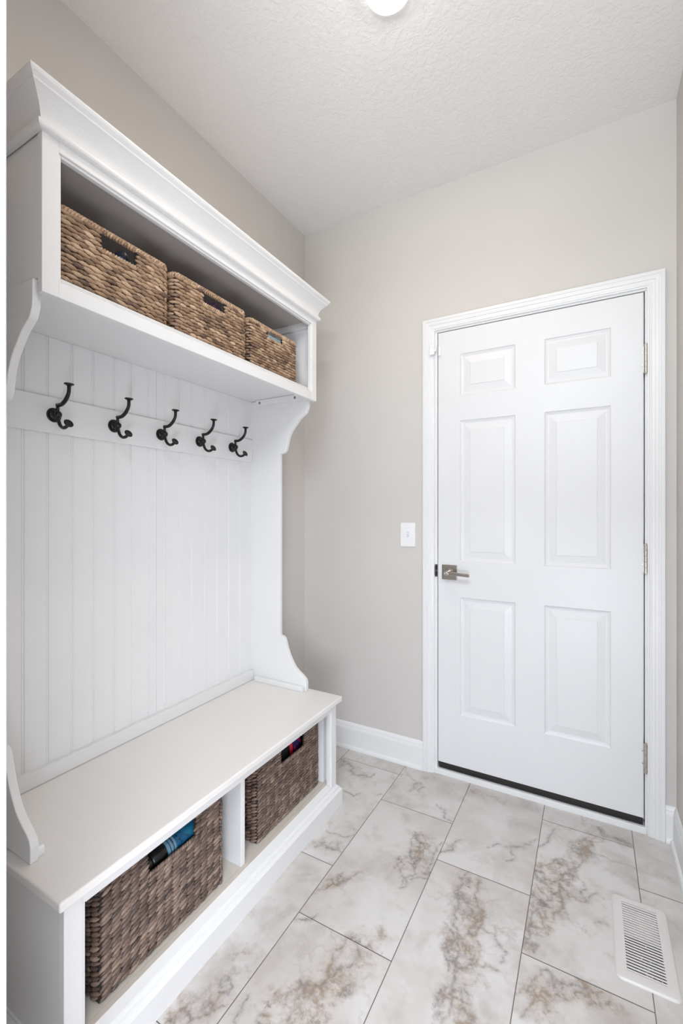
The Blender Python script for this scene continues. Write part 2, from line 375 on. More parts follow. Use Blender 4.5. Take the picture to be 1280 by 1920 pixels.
def make_floor():
    verts, faces, mats, tone, tile = [], [], [], [], []
    xs_j = [-0.004] + [0.300 + 0.304*k for k in range(5)] + [1.82]
    def seg(px, py, a):
        _, x0, y0, x1, y1, r, s = a
        dx, dy = x1-x0, y1-y0; L = dx*dx+dy*dy or 1e-9
        t = max(0, min(1, ((px-x0)*dx+(py-y0)*dy)/L))
        d = math.hypot(px-x0-t*dx, py-y0-t*dy)
        return s*math.exp(-(d/r)**2)
    rv = random.Random(21); SEG = {c: [] for c in range(6)}
    def fractal(P, amp):
        for _ in range(4):
            Q = [P[0]]
            for a, b in zip(P, P[1:]):
                L = math.dist(a, b); k = rv.gauss(0, amp)*L
                Q += [((a[0]+b[0])/2-(b[1]-a[1])/L*k, (a[1]+b[1])/2+(b[0]-a[0])/L*k) if L > 1e-6 else a, b]
            P = Q
        return P
    for kind, P in VEINS:
        mx = sum(p[0] for p in P)/len(P); c = max(0, min(5, int((mx-0.300)/0.304)+1)) if mx > 0.3 else 0
        F_ = fractal(P, 0.12); n = len(F_)-1; w0 = rv.uniform(0.0030, 0.0052)
        for i in range(n):
            SEG[c].append((F_[i], F_[i+1], w0*(0.7+0.6*math.sin(PI*i/n)), 0.9, kind))
        for _ in range(int(1+len(P))):
            i = rv.randrange(n); a = F_[i]; d = math.atan2(F_[i+1][1]-a[1], F_[i+1][0]-a[0])+rv.choice((-1, 1))*rv.uniform(0.4, 1.3)
            L = rv.uniform(0.015, 0.06); B = fractal([a, (a[0]+L*math.cos(d), a[1]+L*math.sin(d))], 0.2)
            m = len(B)-1
            for j in range(m): SEG[c].append((B[j], B[j+1], 0.0026, 0.42*(1-j/m), rv.choice((kind, 'g'))))
    grey, brown = [], []
    def vein_field(xs, ys, c):
        X, Y = np.meshgrid(np.array(xs), np.array(ys)); G = {'g': np.zeros(X.size), 'b': np.zeros(X.size)}; X = X.ravel(); Y = Y.ravel()
        for (x0, y0), (x1, y1), w_, st_, kd in SEG[c]:
            if max(y0, y1) < ys[0]-0.02 or min(y0, y1) > ys[-1]+0.02: continue
            m = (X > min(x0, x1)-0.012) & (X < max(x0, x1)+0.012) & (Y > min(y0, y1)-0.012) & (Y < max(y0, y1)+0.012)
            if not m.any(): continue
            dx, dy = x1-x0, y1-y0; L = dx*dx+dy*dy+1e-12
            t = np.clip(((X[m]-x0)*dx+(Y[m]-y0)*dy)/L, 0, 1)
            d2 = (X[m]-x0-t*dx)**2+(Y[m]-y0-t*dy)**2
            G[kd][m] = np.maximum(G[kd][m], st_*(0.62*np.exp(-d2/(w_*w_*0.35))+0.38*np.exp(-d2/(w_*w_*4))))
        grey.extend(G['g'].tolist()); brown.extend(G['b'].tolist())
    for c in range(6):
        xa, xb = xs_j[c], xs_j[c+1]
        y = -0.101 - 0.2032*((c-1) % 3) + (-0.005 if c == 4 else 0)
        while y < 0.2: y += 0.6095
        while y > -1.95:
            ya, yb = y-0.6095, y; y -= 0.6095
            gx0, gx1 = max(xa+0.0012, X0-0.01), min(xb-0.0012, W+0.01); gy0, gy1 = max(ya+0.0012, -1.91), min(yb-0.0012, 0.0)
            if gy1 <= gy0 or gx1 <= gx0: continue
            off = (R.uniform(0, 50), R.uniform(0, 50), R.uniform(0, 50))
            def line(a, b, step, extra):
                n = max(1, round((b-a)/step)); l = [a+(b-a)*i/n for i in range(n+1)]
                for e in extra:
                    if a < e < b: l.append(e)
                return sorted(l)
            st_ = 0.0035 if gy1 > -1.45 and gx1 > 0.31 else 0.02
            xs = line(gx0, gx1, st_, (REGX0, REGX1)); ys = line(gy0, gy1, st_, (REGY0, REGY1)); vein_field(xs, ys, c)
            base = len(verts)
            X, Y = np.meshgrid(np.array(xs), np.array(ys)); X = X.ravel(); Y = Y.ravel(); S_ = np.zeros(X.size)
            for a in STAINS:
                if a[0] == c and gy0-0.02 < a[2] < gy1+0.02:
                    _, x0, y0, x1, y1, r, s_ = a; dx, dy = x1-x0, y1-y0; L = dx*dx+dy*dy+1e-12
                    t = np.clip(((X-x0)*dx+(Y-y0)*dy)/L, 0, 1)
                    S_ += s_*np.exp(-((X-x0-t*dx)**2+(Y-y0-t*dy)**2)/(r*r))
            verts += [(a, b, 0.0) for a, b in zip(X.tolist(), Y.tolist())]; tile += [off]*X.size
            tone += np.minimum(1.15, S_).tolist()
            nx = len(xs)
            for j in range(len(ys)-1):
                for i in range(nx-1):
                    mx, my = (xs[i]+xs[i+1])/2, (ys[j]+ys[j+1])/2
                    if REGX0 < mx < REGX1 and REGY0 < my < REGY1: continue
                    faces.append((base+j*nx+i, base+j*nx+i+1, base+(j+1)*nx+i+1, base+(j+1)*nx+i)); mats.append(0)
    def quad(x0, x1, y0, y1, z, mi):
        b = len(verts)
        for p in ((x0, y0, z), (x1, y0, z), (x1, y1, z), (x0, y1, z)):
            verts.append(p); tile.append((0, 0, 0)); tone.append(0); grey.append(0); brown.append(0)
        faces.append((b, b+1, b+2, b+3)); mats.append(mi)
    z = -0.0012
    quad(-0.1, REGX0, -1.91, 0.10, z, 1); quad(REGX1, W+0.1, -1.91, 0.10, z, 1)
    quad(REGX0, REGX1, -1.91, REGY0, z, 1); quad(REGX0, REGX1, REGY1, 0.10, z, 1)
    quad(-1.5, 3.2, -5.2, -1.91, 0, 2)
    me = bpy.data.meshes.new('floor'); me.from_pydata(verts, [], faces)
    for mm in (MARBLE, GROUT, HALLF): me.materials.append(mm)
    me.polygons.foreach_set('material_index', mats)
    a = me.attributes.new('stain', 'FLOAT', 'POINT'); a.data.foreach_set('value', tone)
    a = me.attributes.new('vein_grey', 'FLOAT', 'POINT'); a.data.foreach_set('value', grey)
    a = me.attributes.new('vein_brown', 'FLOAT', 'POINT'); a.data.foreach_set('value', brown)
    a = me.attributes.new('tile', 'FLOAT_VECTOR', 'POINT'); a.data.foreach_set('vector', [q for t in tile for q in t])
    me.update()
    o = bpy.data.objects.new('floor', me); C.objects.link(o); struct(o)
make_floor()

# ---- baseboards with shoe moulding
BBP = [(0, 0), (0.012, 0), (0.012, 0.100), (0.0105, 0.108), (0.0085, 0.112), (0.0085, 0.118), (0.006, 0.126), (0.003, 0.130), (0, 0.131)]
def shoe(r0, t=0.011, h=0.018):
    return [(r0, 0), (r0+t, 0), (r0+t*0.92, h*0.45), (r0+t*0.65, h*0.78), (r0+t*0.3, h*0.95), (r0, h)]
def baseboard(name, prof_list, axis, a, b, fx):
    bm = bmesh.new()
    for pr in prof_list: prism(bm, [fx(p) for p in pr], axis, a, b)
    return struct(obj(name, bm, TRIM))
baseboard('baseboard_back', [BBP, shoe(0.012, 0.009)], 'x', X0, 0.688, lambda p: (-p[0], p[1]))
baseboard('baseboard_back_corner', [BBP, shoe(0.012, 0.009)], 'x', 1.621, W, lambda p: (-p[0], p[1]))
baseboard('baseboard_right', [BBP, shoe(0.012)], 'y', YN, -0.0, lambda p: (W-p[0], p[1]))
baseboard('baseboard_left', [BBP, shoe(0.012)], 'y', -0.4, -0.012, lambda p: (X0+p[0], p[1]))
baseboard('baseboard_left_near', [BBP, shoe(0.012)], 'y', YN, -1.56, lambda p: (X0+p[0], p[1]))

# ------------------------------------------------------------------ door
DL, DR, DT, DB = 0.7585, 1.5535, 2.054, 0.058
PX = [(0.860, 1.097), (1.2114, 1.4485)]
PZ = [(1.7505, 1.9415), (0.995, 1.637), (0.294, 0.830)]
def door_mesh():
    bm = bmesh.new()
    xs = [DL, PX[0][0], PX[0][1], PX[1][0], PX[1][1], DR]
    zs = [DB, PZ[2][0], PZ[2][1], PZ[1][0], PZ[1][1], PZ[0][0], PZ[0][1], DT]
    for i in range(5):
        for j in range(7):
            if i in (1, 3) and j in (1, 3, 5): continue
            bm.faces.new([bm.verts.new(p) for p in ((xs[i], 0, zs[j]), (xs[i+1], 0, zs[j]), (xs[i+1], 0, zs[j+1]), (xs[i], 0, zs[j+1]))])
    prof = [(0, 0), (0.002, 0.0030), (0.005, 0.0050), (0.009, 0.0058), (0.0095, 0.0075), (0.013, 0.0080), (0.017, 0.0080), (0.0455, 0.0030), (0.0465, 0.0012)]
    for x0, x1 in PX:
        for z0, z1 in PZ:
            rings = [[(x0+i, y, z0+i), (x1-i, y, z0+i), (x1-i, y, z1-i), (x0+i, y, z1-i)] for i, y in prof]
            V = strips(bm, rings, True); bm.faces.new(V[-1])
    box(bm, DL, DR, 0.035, 0.036, DB, DT)
    strips(bm, [[(DL, 0, DB), (DR, 0, DB), (DR, 0, DT), (DL, 0, DT)], [(DL, 0.035, DB), (DR, 0.035, DB), (DR, 0.035, DT), (DL, 0.035, DT)]], True)
    bmesh.ops.remove_doubles(bm, verts=bm.verts, dist=1e-5)
    return bm
door = struct(obj('door_1', door_mesh(), DOORM), 'white six-panel door with satin lever handle and three hinges')
# sweep
bm = boxes((DL+0.002, DR-0.001, 0.004, 0.03, 0.040, 0.0585))
for z in (0.028, 0.0335): box(bm, DL+0.002, DR-0.001, 0.007, 0.028, z, z+0.0045)
s = obj('door_sweep', bm, SWEEP, door); s['label'] = 'black rubber door sweep'
# handle
hd = obj('door_handle', boxes((0.7778, 0.8473, -0.008, 0.0, 0.9085, 0.9765)), NICKEL, door, bevel=0.0012)
hd['label'] = 'satin nickel square rosette with lever'
bm = bmesh.new(); lathe(bm, [(0.016, 0), (0.0155, 0.004), (0.0125, 0.007), (0.0115, 0.010), (0.0115, 0.044)], (0.8125, -0.008, 0.9430), (0, -1, 0))
obj('handle_neck', bm, NICKEL, hd, smooth=True, bevel=0.0005)
bm = bmesh.new()
pts = smooth_path([(0.806, -0.050, 0.9425), (0.82, -0.0515, 0.9425), (0.86, -0.053, 0.9415), (0.905, -0.054, 0.9395), (0.9135, -0.054, 0.939)], 3)
rings = []
for p in pts:
    hz, hy = 0.0078, 0.0052
    rings.append([(p.x, p.y+hy*cy, p.z+hz*cz) for cy, cz in ((-1, -0.7), (-0.6, -1), (0.6, -1), (1, -0.7), (1, 0.7), (0.6, 1), (-0.6, 1), (-1, 0.7))])
V = strips(bm, rings, True); bm.faces.new(V[0]); bm.faces.new(V[-1][::-1])
obj('lever', bm, NICKEL, hd, bevel=0.0008)
bm = bmesh.new(); lathe(bm, [(0.0105, 0), (0.0105, 0.004), (0.0085, 0.0055), (0.0070, 0.0045), (0.0045, 0.0045), (0.0040, 0.0070), (0.001, 0.0072)], (0.8125, -0.055, 0.9425), (0, -1, 0))
obj('lock_button', bm, NICKEL, hd, smooth=True)
# hinges
for zc in (1.7995, 1.0430, 0.2890):
    hb = bmesh.new(); x, y = 1.5605, -0.0065; n = 5; L = 0.108; z = zc-L/2
    for k in range(n):
        lathe(hb, [(0.0058, 0), (0.0066, 0.0007), (0.0066, L/n-0.0012), (0.0058, L/n-0.0005)], (x, y, z+k*L/n), (0, 0, 1), 14)
    lathe(hb, [(0.0052, -0.003), (0.0058, -0.002), (0.0058, L+0.002), (0.005, L+0.003)], (x, y, z), (0, 0, 1), 14)
    hg = obj('hinge', hb, NICKEL, door, smooth=False); hg['label'] = 'satin nickel hinge'
    sb = boxes((x-0.0075, x-0.0025, -0.0035, -0.0005, z+0.004, z+L-0.004))
    for zz in (z+L*0.27, z+L*0.70): box(sb, x-0.0115, x-0.007, -0.0022, 0.0, zz, zz+0.004)
    obj('hinge_leaf', sb, NICKEL, hg)
# dark gap behind the reveal: door jamb + stop
bm = boxes((0.735, 0.7545, 0.0, 0.12, 0, 2.060), (1.5590, 1.567, 0.0, 0.12, 0, 2.060), (0.735, 1.567, 0.0, 0.12, 2.0585, 2.075),
           (0.7545, 0.769, 0.040, 0.055, 0.03, 2.0585), (1.545, 1.559, 0.040, 0.055, 0.03, 2.0585), (0.769, 1.545, 0.040, 0.055, 2.045, 2.0585))
frame = struct(obj('trim_1', bm, TRIM), 'white door frame with moulded casing')
# casing (mitred sweep): (distance inwards from outer edge, thickness)
CP = [(0, 0), (0, 0.0150), (0.0012, 0.0165), (0.0135, 0.0170), (0.0150, 0.0150), (0.0190, 0.0148), (0.0205, 0.0158), (0.0300, 0.0150), (0.0315, 0.0125),
      (0.0400, 0.0118), (0.0430, 0.0125), (0.0480, 0.0110), (0.0500, 0.0085), (0.0545, 0.0080), (0.0555, 0.0)]
xl, xr, zt = 0.6875, 1.6205, 2.1215
bm = bmesh.new()
rings = [[(xl+d, -t, 0.0), (xl+d, -t, zt-d), (xr-d, -t, zt-d), (xr-d, -t, 0.0)] for d, t in CP]
strips(bm, rings)
# close feet
for sgn, xx in ((1, xl), (-1, xr)):
    bm.faces.new([bm.verts.new((xx+sgn*d, -t, 0.0)) for d, t in CP])
cas = obj('door_casing', bm, TRIM, frame)
# strike plate
bm = boxes((0.7400, 0.7548, -0.0015, 0.0005, 0.917, 0.976))
prism(bm, [(0.7412, -0.0015), (0.7365, -0.006), (0.7385, -0.0085), (0.7420, -0.0065), (0.7440, -0.0015)], 'z', 0.925, 0.968)
sp = obj('strike_plate', bm, NICKEL_D, frame, bevel=0.0008); sp['label'] = 'dark metal strike plate'
obj('strike_hole', boxes((0.7465, 0.7545, -0.0022, -0.0014, 0.922, 0.943), (0.7465, 0.7545, -0.0022, -0.0014, 0.950, 0.971)), VOID, sp)
# threshold
bm = bmesh.new()
prism(bm, [(-0.004, 0), (0.06, 0), (0.06, 0.020), (0.006, 0.0245), (-0.0025, 0.0235), (-0.004, 0.021)], 'x', 0.7430, 1.5600)
struct(obj('trim_2', bm, TRIM), 'white threshold strip under the door')
struct(obj('wall_beyond_door', boxes((0.6, 1.7, 0.14, 0.16, 0, 2.2)), VOID))

# sensor on the casing
t = thing('door_contact_sensor', 'small white two-piece alarm contact, body on left door casing near the top', 'sensor', (0.734, -0.02, 1.973))
obj('sensor_body', boxes((0.7225, 0.7465, -0.026, -0.0132, 1.951, 1.999)), PLAST, t, bevel=0.003)
obj('sensor_tab', boxes((0.7465, 0.7525, -0.017, -0.0100, 1.966, 1.984)), PLAST, t, bevel=0.001)
bm = bmesh.new(); lathe(bm, [(0.0035, 0), (0.0035, 0.0004), (0.0025, 0.0009), (0.001, 0.001)], (0.7345, -0.026, 1.988), (0, -1, 0), 14)
obj('sensor_button', bm, TRIM, t)
mg = tag(obj('sensor_magnet', boxes((0.7605, 0.7735, -0.011, 0.0, 1.945, 1.991)), PLAST, bevel=0.003), 'small white magnet strip stuck on door beside the alarm contact', 'magnet')

# ------------------------------------------------------------------ light switch
t = thing('light_switch', 'white toggle light switch on greige wall left of the door', 'light switch', (0.609, -0.001, 1.11))
obj('switch_plate', boxes((0.5715, 0.6475, -0.006, 0.0, 1.052, 1.169)), PLAST, t, bevel=0.0028, segs=3)
bm = bmesh.new(); prism(bm, [(-0.006, 1.1005), (-0.0165, 1.1160), (-0.0155, 1.1205), (-0.006, 1.1225)], 'x', 0.6055, 0.6135)
tg = obj('toggle', bm, PLAST, t, bevel=0.0007)
obj('toggle_slot', boxes((0.6040, 0.6150, -0.0064, -0.0059, 1.0985, 1.1245)), simple('switch_slot_grey', (0.58, 0.58, 0.58), 0.5), t)
for z in (1.080, 1.141):
    bm = bmesh.new(); lathe(bm, [(0.0032, 0), (0.0032, 0.0004), (0.0022, 0.0009), (0.0008, 0.001)], (0.6095, -0.006, z), (0, -1, 0), 14)
    obj('screw', bm, PLAST, t)

# ------------------------------------------------------------------ ceiling light
t = thing('ceiling_light', 'round white flush ceiling light, lit, above the middle of the room', 'ceiling light', (0.866, -0.842, H))
bm = bmesh.new(); lathe(bm, [(0.066, 0), (0.066, 0.008), (0.062, 0.013), (0.056, 0.014), (0.054, 0.011)], (0.866, -0.842, H), (0, 0, -1), 48)
obj('trim_ring', bm, LAMPR, t, smooth=True)
bm = bmesh.new(); lathe(bm, [(0.054, 0.010), (0.053, 0.014), (0.045, 0.018), (0.028, 0.021), (0.010, 0.022)], (0.866, -0.842, H), (0, 0, -1), 48)
obj('diffuser', bm, LAMPM, t, smooth=True)

# ------------------------------------------------------------------ floor register
t = thing('floor_register', 'white slotted floor register set in marble tile by the right wall', 'vent', (1.506, -0.52, 0.0))
rx0, rx1, ry0, ry1 = 1.436, 1.579, -0.664, -0.369
def rrect(x0, x1, y0, y1, r, n=5):
    out = []
    for cx, cy, a0 in ((x1-r, y1-r, 0), (x0+r, y1-r, 90), (x0+r, y0+r, 180), (x1-r, y0+r, 270)):
        for k in range(n+1):
            a = math.radians(a0+90*k/n); out.append((cx+r*math.cos(a), cy+r*math.sin(a)))
    return out
bm = bmesh.new()
rings = []
for ins, z in ((0, 0.0), (0.0005, 0.0022), (0.004, 0.0050), (0.010, 0.0058)):
    rings.append([(x, y, z) for x, y in rrect(rx0+ins, rx1-ins, ry0+ins, ry1-ins, 0.016-ins*0.6)])
rings.append([(x, y, 0.0058) for x, y in rrect(REGX0+0.002, REGX1-0.002, REGY0+0.002, REGY1-0.002, 0.0005)])
rings.append([(x, y, -0.02) for x, y in rrect(REGX0+0.002, REGX1-0.002, REGY0+0.002, REGY1-0.002, 0.0005)])
strips(bm, rings, True)
obj('frame', bm, REG, t)
NL = 26
lm = bmesh.new(); dy = (REGY1-REGY0-0.004)/NL
prism(lm, [(-0.0026, 0.0046), (-0.0020, 0.0054), (0.0018, 0.0056), (0.0024, 0.0046), (0.0012, 0.0030), (-0.0014, 0.0028)], 'x', REGX0+0.002, REGX1-0.002)
lo = obj('louver', lm, REG, t, loc=(0, REGY0+0.002+dy*0.5, 0))
base_y = REGY0+0.002
for k in range(1, NL):
    c = lo.copy(); C.objects.link(c); c.parent = t; c.matrix_parent_inverse = lo.matrix_parent_inverse.copy()
    c.location = (0, base_y+dy*(k+0.5), 0)
obj('damper', boxes((REGX0+0.003, REGX1-0.003, -0.502, REGY1-0.003, -0.012, -0.0105)), REG, t)
bm = boxes((REGX0-0.001, REGX0+0.001, REGY0, REGY1, -0.18, -0.002), (REGX1-0.001, REGX1+0.001, REGY0, REGY1, -0.18, -0.002), (REGX0, REGX1, REGY0-0.001, REGY0+0.001, -0.18, -0.002),
           (REGX0, REGX1, REGY1-0.001, REGY1+0.001, -0.18, -0.002), (REGX0, REGX1, REGY0, REGY1, -0.182, -0.18))
obj('duct_boot', bm, DUCT, t)
bm = bmesh.new(); rr = random.Random(3)
for k in range(70):
    x = rr.gauss(1.512, 0.018); y = rr.gauss(-0.585, 0.03)
    x = min(max(x, REGX0+0.006), REGX1-0.006); y = min(max(y, REGY0+0.006), REGY1-0.01)
    s_ = rr.uniform(0.0008, 0.0024)
    box(bm, x-s_, x+s_, y-s_*0.7, y+s_*0.7, -0.0345, -0.0345+s_)
box(bm, REGX0+0.004, REGX1-0.004, REGY0+0.004, -0.505, -0.036, -0.0345, 1)
deb = obj('damper_crumbs', bm, [simple('plaster_crumbs', (0.75, 0.72, 0.68), 0.9), DUCT], t)
deb['kind'] = 'stuff'

# ------------------------------------------------------------------ hall tree
ht = thing('hall_tree', 'tall white hall tree with storage bench, hook board and upper cubby along left wall', 'hall tree', (0.24, -0.975, 0.0))
BF, BR_, BN_ = 0.4723, -0.4069, -1.5415
FX, FR, FN = 0.4535, -0.4257, -1.5233
SZ = 0.4494
# seat
bm = boxes((X0, BF, BN_, BR_, SZ-0.0215, SZ))
obj('seat', bm, SEATM, ht, bevel=0.0045, segs=3)
# plinth & cap, swept around three sides
PP = [(-0.0200, 0.0990), (0.0, 0.0885), (0.0008, 0.0835), (0.0045, 0.0790), (0.0095, 0.0755), (0.0102, 0.0715), (0.0188, 0.0625), (0.0188, 0.0)]
def sweep3(prof, fx, n, r, bm=None):
    bm = bm or bmesh.new()
    rings = [[(X0, n-p, z), (fx+p, n-p, z), (fx+p, r+p, z), (X0, r+p, z)] for p, z in prof]
    strips(bm, rings)
    return bm
bm = sweep3(PP, FX, FN, FR)
box(bm, X0, 0.4183, FN+0.02, FR-0.02, 0.0, 0.084)
obj('plinth', bm, FURN, ht)
# bottom board and front rail
obj('bottom_board', boxes((X0, 0.4180, FN+0.018, FR-0.018, 0.084, 0.100)), CREAM, ht, bevel=0.0006)
obj('bottom_rail', boxes((0.4190, 0.4340, FN+0.018, FR-0.018, 0.0845, 0.100)), CREAM, ht, bevel=0.0006)
# bench sides, back
for y0, y1, yy in ((FN+0.003, FN+0.018, FN), (FR-0.018, FR-0.003, FR)):
    s_ = obj('bench_side', boxes((X0, FX-0.021, y0, y1, 0.085, SZ-0.0215)), FURN, ht, bevel=0.0008)
obj('bench_back', boxes((X0, 0.016, FN+0.018, FR-0.018, 0.1, SZ-0.0215)), FURN, ht)
# face frame
bm = boxes((FX-0.0205, FX, FN, -1.4850, 0.086, SZ-0.0215), (FX-0.0205, FX, -0.4640, FR, 0.086, SZ-0.0215), (FX-0.0205, FX, -1.4850, -0.4640, 0.402, SZ-0.0215))
obj('face_frame', bm, FURN, ht, bevel=0.0014)
bm = boxes((FX-0.0200, FX-0.004, -1.4852, -1.4775, 0.0992, 0.402), (FX-0.0200, FX-0.004, -0.4715, -0.4638, 0.0992, 0.402), (FX-0.0200, FX-0.004, -1.4775, -0.4715, 0.3945, 0.4022))
obj('frame_bead', bm, FURN, ht, bevel=0.002)
obj('divider', boxes((0.016, 0.4195, -0.9660, -0.9478, 0.100, 0.4279)), FURN, ht, bevel=0.0015)
obj('divider', boxes((0.016, 0.415, -0.4635, -0.4437, 0.100, 0.4279)), FURN, ht, bevel=0.0010)

# shaped side panels
SRI, SRO = -0.4445, -0.4265
NRO, NRI = -1.5190, -1.5010
lowp = [(0.3155, SZ), (0.3165, 0.4824), (0.3115, 0.4995), (0.2965, 0.5125), (0.2750, 0.5270), (0.2525, 0.5475), (0.2300, 0.5830), (0.2150, 0.6175), (0.2060, 0.6470), (0.2000, 0.6615), (0.1890, 0.6705), (0.1760, 0.6725)]
upp = [(0.1760, 1.4775), (0.1890, 1.4785), (0.2005, 1.4825), (0.2095, 1.4950), (0.2150, 1.5155), (0.2220, 1.5445), (0.2365, 1.5725), (0.2545, 1.5945), (0.2790, 1.6210), (0.3000, 1.6365), (0.3137, 1.6468), (0.3240, 1.6687), (0.3260, 1.6943), (0.3260, 1.7265)]
def refine(pts):
    q = smooth_path([(p[0], 0, p[1]) for p in pts], 3); return [(v.x, v.z) for v in q]
prof = [(X0, SZ)] + [lowp[0], lowp[1]] + refine(lowp[1:-1])[1:] + [lowp[-1], upp[0]] + refine(upp[1:-2]) + upp[-2:] + [(X0, 1.7265)]
for a, b in ((SRI, SRO), (NRO, NRI)):
    bm = bmesh.new(); prism(bm, prof, 'y', a, b)
    obj('side_panel', bm, FURN, ht, bevel=0.0022)
# beadboard back
gy = [-1.4570, -1.3902, -1.3264, -1.2571, -1.1921, -1.1213, -1.0607, -0.9924, -0.9229, -0.8582, -0.7959, -0.7274, -0.6586, -0.5900, -0.5220]
pl = [(NRI, 0.012)]
ev = [(g, 'g') for g in gy] + [(-0.9591, 's')]
for g, k in sorted(ev):
    if k == 'g':
        pl += [(g-0.0060, 0.012), (g-0.0048, 0.0098), (g-0.0036, 0.0112), (g-0.0015, 0.0118), (g+0.0006, 0.0112), (g+0.0018, 0.0098), (g+0.0030, 0.012)]
    else: pl += [(g-0.0007, 0.012), (g-0.0005, 0.0088), (g+0.0005, 0.0088), (g+0.0007, 0.012)]
pl += [(SRI, 0.012)]
bm = bmesh.new()
strips(bm, [[(x, y, SZ) for y, x in pl], [(x, y, 1.727) for y, x in pl]])
strips(bm, [[(X0, NRI, SZ), (X0, SRI, SZ)], [(X0, NRI, 1.727), (X0, SRI, 1.727)]])
obj('beadboard_back', bm, FURN, ht)
obj('hook_board', boxes((0.0115, 0.0215, NRI+0.0005, SRI-0.0005, 1.4475, 1.552)), FURN, ht, bevel=0.002)
obj('back_rail', boxes((0.0115, 0.0275, NRI+0.0005, SRI-0.0005, SZ+0.0012, 0.4945)), FURN, ht, bevel=0.001)
for a, b in ((SRI-0.016, SRI), (NRI, NRI+0.016)):
    bm = bmesh.new(); prism(bm, [(0.043, SZ), (0.308, SZ), (0.308, SZ+0.018), (0.304, SZ+0.022), (0.047, SZ+0.022), (0.043, SZ+0.019)], 'y', a, b)
    obj('cleat', bm, FURN, ht, bevel=0.002)
    bm = bmesh.new(); prism(bm, [(0.050, 1.7265), (0.337, 1.7265), (0.337, 1.7000), (0.055, 1.7000), (0.050, 1.705)], 'y', a, b)
    cl = obj('cleat', bm, FURN, ht, bevel=0.001)
    for xx in (0.0735, 0.268):
        yy = a if a > -1 else b; d = -1 if a > -1 else 1
        bm = bmesh.new(); lathe(bm, [(0.0058, 0), (0.0058, 0.0006), (0.0044, 0.0016), (0.0026, 0.0014), (0.0022, 0.0002), (0.0002, 0.0002)], (xx, yy, 1.7125), (0, d, 0), 16)
        obj('screw', bm, SCREW, cl)

# upper cubby
HX, HRr, HNn = 0.3557, -0.4254, -1.5153
obj('cubby_shelf', boxes((X0, 0.3380, HNn+0.016, HRr-0.016, 1.7275, 1.745)), FURN, ht, bevel=0.0006)
for y0, y1 in ((HNn+0.002, HNn+0.016), (HRr-0.016, HRr-0.002)):
    obj('cubby_side', boxes((X0, 0.3375, y0, y1, 1.7275, 2.062)), FURN, ht, bevel=0.0006)
obj('cubby_back', boxes((X0, 0.011, HNn+0.016, HRr-0.016, 1.745, 2.030)), FURN, ht)
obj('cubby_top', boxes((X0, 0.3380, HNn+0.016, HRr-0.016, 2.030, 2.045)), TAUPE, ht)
bm = boxes((0.3380, HX, HNn, -1.4800, 1.6925, 2.045), (0.3380, HX, -0.4600, HRr, 1.6925, 2.045), (0.3380, HX, -1.4800, -0.4600, 2.0135, 2.045), (0.3375, HX-0.0004, -1.4800, -0.4600, 1.6925, 1.7275))
obj('cubby_frame', bm, FURN, ht, bevel=0.0012)
bm = boxes((0.3382, HX-0.0045, -1.4802, -1.4735, 1.7275, 2.0137), (0.3382, HX-0.0045, -0.4672, -0.4598, 1.7275, 2.0137), (0.3382, HX-0.0045, -1.4735, -0.4672, 2.0070, 2.0137))
obj('cubby_bead', bm, FURN, ht, bevel=0.0018)
obj('cubby_cleat', boxes((0.011, 0.33, HRr-0.034, HRr-0.016, 2.002, 2.030), (0.011, 0.029, HNn+0.016, HRr-0.034, 2.002, 2.030)), FURN, ht, bevel=0.001)
CPf = [(0.0, 2.037), (0.0070, 2.0375), (0.0115, 2.0400), (0.0132, 2.0445), (0.0130, 2.0500), (0.0105, 2.0545), (0.0055, 2.0570), (0.0060, 2.0640), (0.0080, 2.0720), (0.0115, 2.0805), (0.0165, 2.0890), (0.0225, 2.0965), (0.0290, 2.1030), (0.0340, 2.1070), (0.0345, 2.1105), (0.0370, 2.1135), (0.0410, 2.1185), (0.0430, 2.1235), (0.0430, 2.1275), (-0.3, 2.1275)]
bm = sweep3(CPf[:-1], HX, HNn, HRr)
bm.faces.new([bm.verts.new(p) for p in ((X0, HNn-0.043, 2.1275), (HX+0.043, HNn-0.043, 2.1275), (HX+0.043, HRr+0.043, 2.1275), (X0, HRr+0.043, 2.1275))])
obj('crown_molding', bm, FURN, ht)

